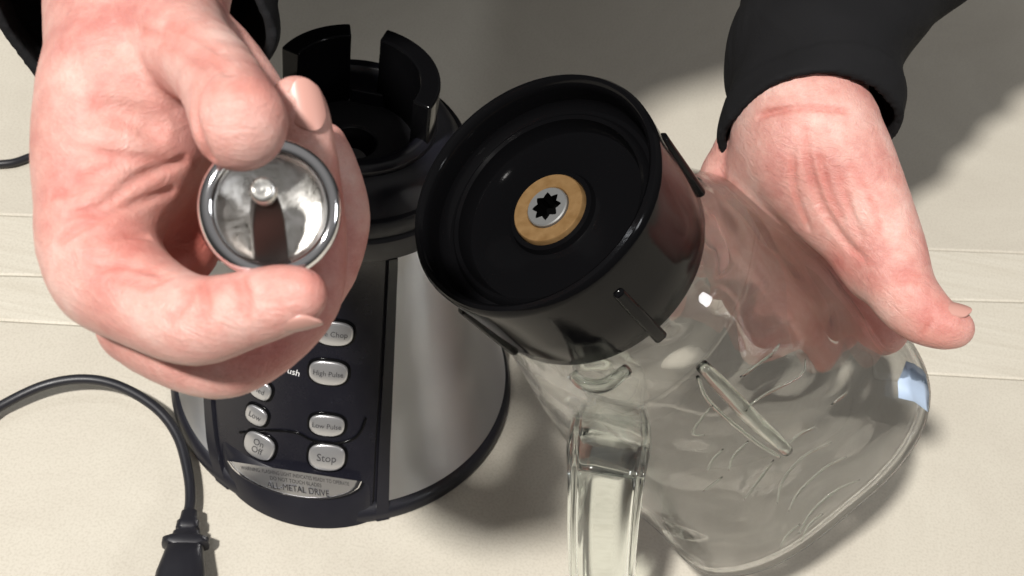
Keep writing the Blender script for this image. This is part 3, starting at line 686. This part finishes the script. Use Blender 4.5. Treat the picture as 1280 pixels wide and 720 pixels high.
RH = [
  ([(1040, -40, 66, 66), (1020, 60, 60, 70), (1005, 130, 57.5, 74), (1008, 185, 57, 80)], .9),                        # wrist
  ([(1010, 160, 57, 78), (1030, 230, 57, 66), (1075, 290, 56.5, 52), (1100, 335, 56, 46)], .8),                    # ball of the thumb
  ([(1035, 175, 56.6, 70), (1075, 240, 56, 55), (1108, 310, 55.4, 46), (1125, 360, 54.8, 41), (1150, 390, 54.4, 36), (1176, 406, 54, 28), (1195, 411, 54, 22)], .5),     # thumb
  ([(975, 175, 58, 60), (965, 240, 60, 58), (985, 300, 61.5, 50)], .8),
  ([(1000, 240, 60, 52), (1030, 320, 61.0, 45), (1065, 370, 60.8, 40), (1092, 402, 60.2, 35), (1104, 412, 60, 31)], .35),              # index
  ([(960, 240, 61, 45), (965, 320, 62, 42), (1000, 390, 63, 40), (1030, 430, 63.5, 34)], .3),
  ([(930, 230, 61, 40), (915, 310, 62.5, 38), (935, 380, 63.5, 36), (960, 420, 64, 32)], .3),
  ([(925, 190, 60, 34), (890, 270, 62, 34), (893, 330, 63.5, 32), (905, 360, 64, 28)], .3),
]
RFOLD = [([(1003, 150), (1005, 200), (1022, 260), (1050, 305), (1070, 325)], .22, .15), ([(1045, 215), (1055, 260), (1070, 300)], .15, .07), ([(1020, 190), (1030, 240), (1048, 280)], .15, .07),
         ([(1112, 343), (1130, 336), (1150, 338)], .12, .05), ([(940, 145), (1000, 132), (1070, 138)], .16, .05), ([(1060, 200), (1085, 250), (1098, 300)], .1, .035), ([(985, 190), (990, 240), (1005, 290)], .14, .07), ([(1116, 352), (1132, 346), (1150, 347)], .08, .03), ([(1150, 380), (1160, 400), (1150, 425)], .08, .02)]
V2, Q2, CR2 = hand_field((7, -15, 50), (24, 5, 68), .105, RH, RFOLD)

def redness(V, creases, tips, sig=.22):
    r_ = np.zeros(len(V))
    for c in creases: r_ = np.maximum(r_, .42 * seg_near(V, c[1:-1], sig))
    for x, y, d, s_, a in tips: r_ = np.maximum(r_, a * np.exp(-(np.linalg.norm(V - cf(x, y, d), axis=1) / s_) ** 2))
    return r_
red1 = redness(V1, CR1, [(300, 130, 28.8, 1.3, .35), (385, 360, 30, 1.2, .30), (230, 300, 36, 3.0, .8), (150, 300, 32.5, 1.6, .35), (150, 350, 32, 1.6, .2), (410, 300, 35, 2.2, .3), (330, 440, 33.5, 2.2, .3)])
red2 = redness(V2, CR2, [(1180, 410, 53, 1.9, .3), (1130, 375, 54, 1.6, .2), (1050, 310, 57, 2.2, .4), (1095, 405, 60, 3, .35), (1090, 270, 55, 2, .15)])

# arms and trunk, coarse, under the clothes
A_L0 = cf(175, -150, 44); A_R0 = cf(1040, -40, 66)
def wc(x, y, z): return w2c(np.array([x, y, z], float))
wl, wr = c2w(A_L0), c2w(A_R0); print('wrists', wl, wr)
ELB_L = np.array([-30., -1, 38]); SH_L = np.array([-29., 5, 52]); ELB_R = np.array([28., 26, 32]); SH_R = np.array([9., 10, 54])
CH = np.array([-18.5, -5, 46]); WA = np.array([-12., 46, 30]); PEL = np.array([-9., 80, -14]); NK = np.array([-16., -10, 54])
cc = lambda p_, r_: (*w2c(p_), r_)
body_l = [[(*A_L0, 2.6), cc(ELB_L, 4.0)], [cc(ELB_L, 4.2), cc(SH_L, 5.2)], [(*A_R0, 2.9), cc(ELB_R, 4.0)], [cc(ELB_R, 4.2), cc(SH_R, 5.2)],
          [cc(SH_L, 5.2), cc(SH_R, 5.2)], [cc(CH, 10.5), cc(WA, 11), cc(PEL, 12)], [cc(CH + [0, -1, 5], 6), cc(NK + [0, -4, 4], 5.4)]]
allp = np.array([q[:3] for l_ in body_l for q in l_])
fl = Field(allp.min(0) - 14, allp.max(0) + 14, .7)
for l_ in body_l: add(fl, chain(fl, l_), 1.2)
V3, Q3 = nets(fl)
person = thing('person', 'person in a black long-sleeved top holding a metal cup and a glass jar', 'person')
Vb = np.concatenate([V1, V2, V3]); Qb = [tuple(q) for q in Q1] + [tuple(q + len(V1)) for q in Q2] + [tuple(q + len(V1) + len(V2)) for q in Q3]
body = mesh('body', c2w(Vb), Qb, M_SKIN, person, True, attr={'red': np.concatenate([red1, red2, np.zeros(len(V3))])})

# black top: trunk, sleeves with open cuffs
def sleeve(name, pts_, rads, cuff_c, cuff_n, h, wob, seed):
    q = np.array([(*p_, r_) for p_, r_ in zip(pts_, rads)]); fl = Field(q[:, :3].min(0) - q[:, 3].max() - 1.2, q[:, :3].max(0) + q[:, 3].max() + 1.2, h)
    sl, D = chain(fl, q, .6, 5); fl.D[sl] = D
    X, Y, Z = fl.pts((slice(None),) * 3); rg = np.random.default_rng(seed); W = 0
    for _ in range(7):
        k = rg.normal(size=3) * .9; W = W + np.sin(X * k[0] + Y * k[1] + Z * k[2] + rg.uniform(0, 6)) / 7
    fl.D = fl.D + (wob * W).astype(np.float32)
    ng = (X - cuff_c[0]) * cuff_n[0] + (Y - cuff_c[1]) * cuff_n[1] + (Z - cuff_c[2]) * cuff_n[2]
    fl.D = (fl.D + .13 * np.sin(1.5 * ng + 1.8 * np.sin(.55 * X + .3 * Y) + seed) * np.clip(-ng / 3, 0, 1) - .07 * (ng > -1.6)).astype(np.float32)
    near_ = (X - cuff_c[0]) * cuff_n[0] + (Y - cuff_c[1]) * cuff_n[1] + (Z - cuff_c[2]) * cuff_n[2]
    shell = np.where(near_ > -4.5, np.maximum(fl.D, -(fl.D + .35)), fl.D)
    pl = ((X - cuff_c[0]) * cuff_n[0] + (Y - cuff_c[1]) * cuff_n[1] + (Z - cuff_c[2]) * cuff_n[2])
    fl.D = np.maximum(shell, pl.astype(np.float32)); V, Q = nets(fl)
    return mesh(name, c2w(V), [tuple(q_) for q_ in Q], M_CLOTH, person)
eL, eR = w2c(ELB_L), w2c(ELB_R)
cl = cf(150, 0, 40.5)
sleeve('sleeve', [cf(150, 60, 38.5), cf(158, -60, 43), (cf(158, -60, 43) + eL) / 2, eL, w2c(SH_L)], [4.0, 4.7, 5.8, 6.8, 7.0], cf(130, 20, 41), norm([-.1, .55, -1.0]), .16, .35, 3)
sleeve('sleeve', [cf(1002, 215, 57), cf(1022, 120, 58.5), cf(1040, 20, 62), (cf(1040, 20, 62) + eR) / 2, eR, w2c(SH_R)], [3.6, 3.8, 4.2, 5.0, 5.6, 6.6], cf(1007, 160, 57.5), norm([.0, .9, -.55]), .16, .5, 5)
tr = [[cc(SH_L, 8), cc(CH, 10)], [cc(SH_R, 6.4), cc(CH, 9)], [cc(CH + [-.5, 0, 0], 11.5), cc(WA + [-3, 0, 0], 12.5), cc(PEL + [-4, 0, 0], 12.5)], [cc(CH + [.5, 0, 0], 11.5), cc(WA + [4, 0, 0], 12.5), cc(PEL + [5, 0, 0], 12.5)]]
allp = np.array([q[:3] for l_ in tr for q in l_]); fl = Field(allp.min(0) - 16, allp.max(0) + 16, .8)
for l_ in tr: add(fl, chain(fl, l_), 2.0)
V, Q = nets(fl); mesh('shirt', c2w(V), [tuple(q) for q in Q], M_CLOTH, person)

# nails
def nail(x, y, d, along, up, wd, ln, rc=.75):
    c = cf(x, y, d); a = norm(along); u_ = norm(np.array(up, float) - a * (np.array(up, float) @ a)); s_ = np.cross(a, u_); rows = []
    for layer in (0, 1):
        pass
    for i in np.linspace(-1, 1, 13):
        row = []
        for j in np.linspace(-1, 1, 13):
            wj = wd / 2 * j * (1 - .45 * abs(i) ** 3.5); al = ln / 2 * i * (1 - .22 * j * j)
            row.append(c + a * al + s_ * (rc * math.sin(wj / rc)) + u_ * (rc * (math.cos(wj / rc) - 1) - .05 * i * i))
        rows.append(row)
    A_ = np.array(rows); B_ = A_ - u_ * .07
    V, F1 = grid(A_); V2_, F2 = grid(B_); nn = 13; F2 = [f_[::-1] for f_ in F2]
    V, Fc = join([(V, F1), (V2_, F2)])
    ring = [i for i in range(nn)] + [i * nn + nn - 1 for i in range(1, nn)] + [(nn - 1) * nn + i for i in range(nn - 2, -1, -1)] + [i * nn for i in range(nn - 2, 0, -1)]
    for i in range(len(ring)): a_, b_ = ring[i], ring[(i + 1) % len(ring)]; Fc.append((a_, a_ + nn * nn, b_ + nn * nn, b_))
    return mesh('finger_nail', c2w(V), Fc, M_NAIL, person, True, 50)
def nail_on(V_, ax_, along, up, wd, ln, rc):      # seat the plate on the skin, straight out from the finger's axis point
    a = norm(along); u_ = norm(np.array(up, float) - a * (np.array(up, float) @ a)); c0_ = cf(*ax_)
    q = V_ - c0_; h_ = q @ u_; lat = np.linalg.norm(q - h_[:, None] * u_, axis=1); ok = (lat < .14) & (h_ > 0) & (h_ < 2.0)
    hh = h_[ok].max() if ok.any() else rc
    c = c0_ + u_ * (hh + .035); print('nail', hh)
    nail(640 + FPX * c[0] / c[2], 360 + FPX * c[1] / c[2], c[2], a, u_, wd, ln, rc)
nail_on(V1, (375, 138, 34.15), (-.26, -.97, -.05), (.42, -.05, -.9), 1.2, 1.45, .72)
nail_on(V1, (366, 371, 30.33), (.96, -.18, -.02), (.15, .96, -.25), 1.0, 1.3, .62)
nail_on(V2, (1182, 408, 54.0), (.97, .2, 0), (.25, -.8, -.55), 1.15, 1.5, .75)
print('verts', len(Vb))

# stand every thing's empty at its own base
for e in [o for o in bpy.data.objects if o.type == 'EMPTY']:
    lo = np.array([1e9] * 3); hi = -lo
    for ch in e.children:
        if ch.type == 'MESH':
            n_ = len(ch.data.vertices); a_ = np.empty(n_ * 3, np.float32); ch.data.vertices.foreach_get('co', a_); a_ = a_.reshape(-1, 3)
            lo = np.minimum(lo, a_.min(0)); hi = np.maximum(hi, a_.max(0))
    loc = Vector(((lo[0] + hi[0]) / 2, (lo[1] + hi[1]) / 2, lo[2])); e.location = loc
    for ch in e.children: ch.matrix_parent_inverse = Matrix.Translation(-loc)

for n_ in ('ceiling_lamp',): bpy.data.lights[n_].cycles.is_caustics_light = True
for o in bpy.data.objects:
    if o.name.split('.')[0] in ('jar_wall', 'handle'): o.cycles.is_caustics_caster = True
    if o.name.split('.')[0] in ('board', 'plank', 'table_top'): o.cycles.is_caustics_receiver = True
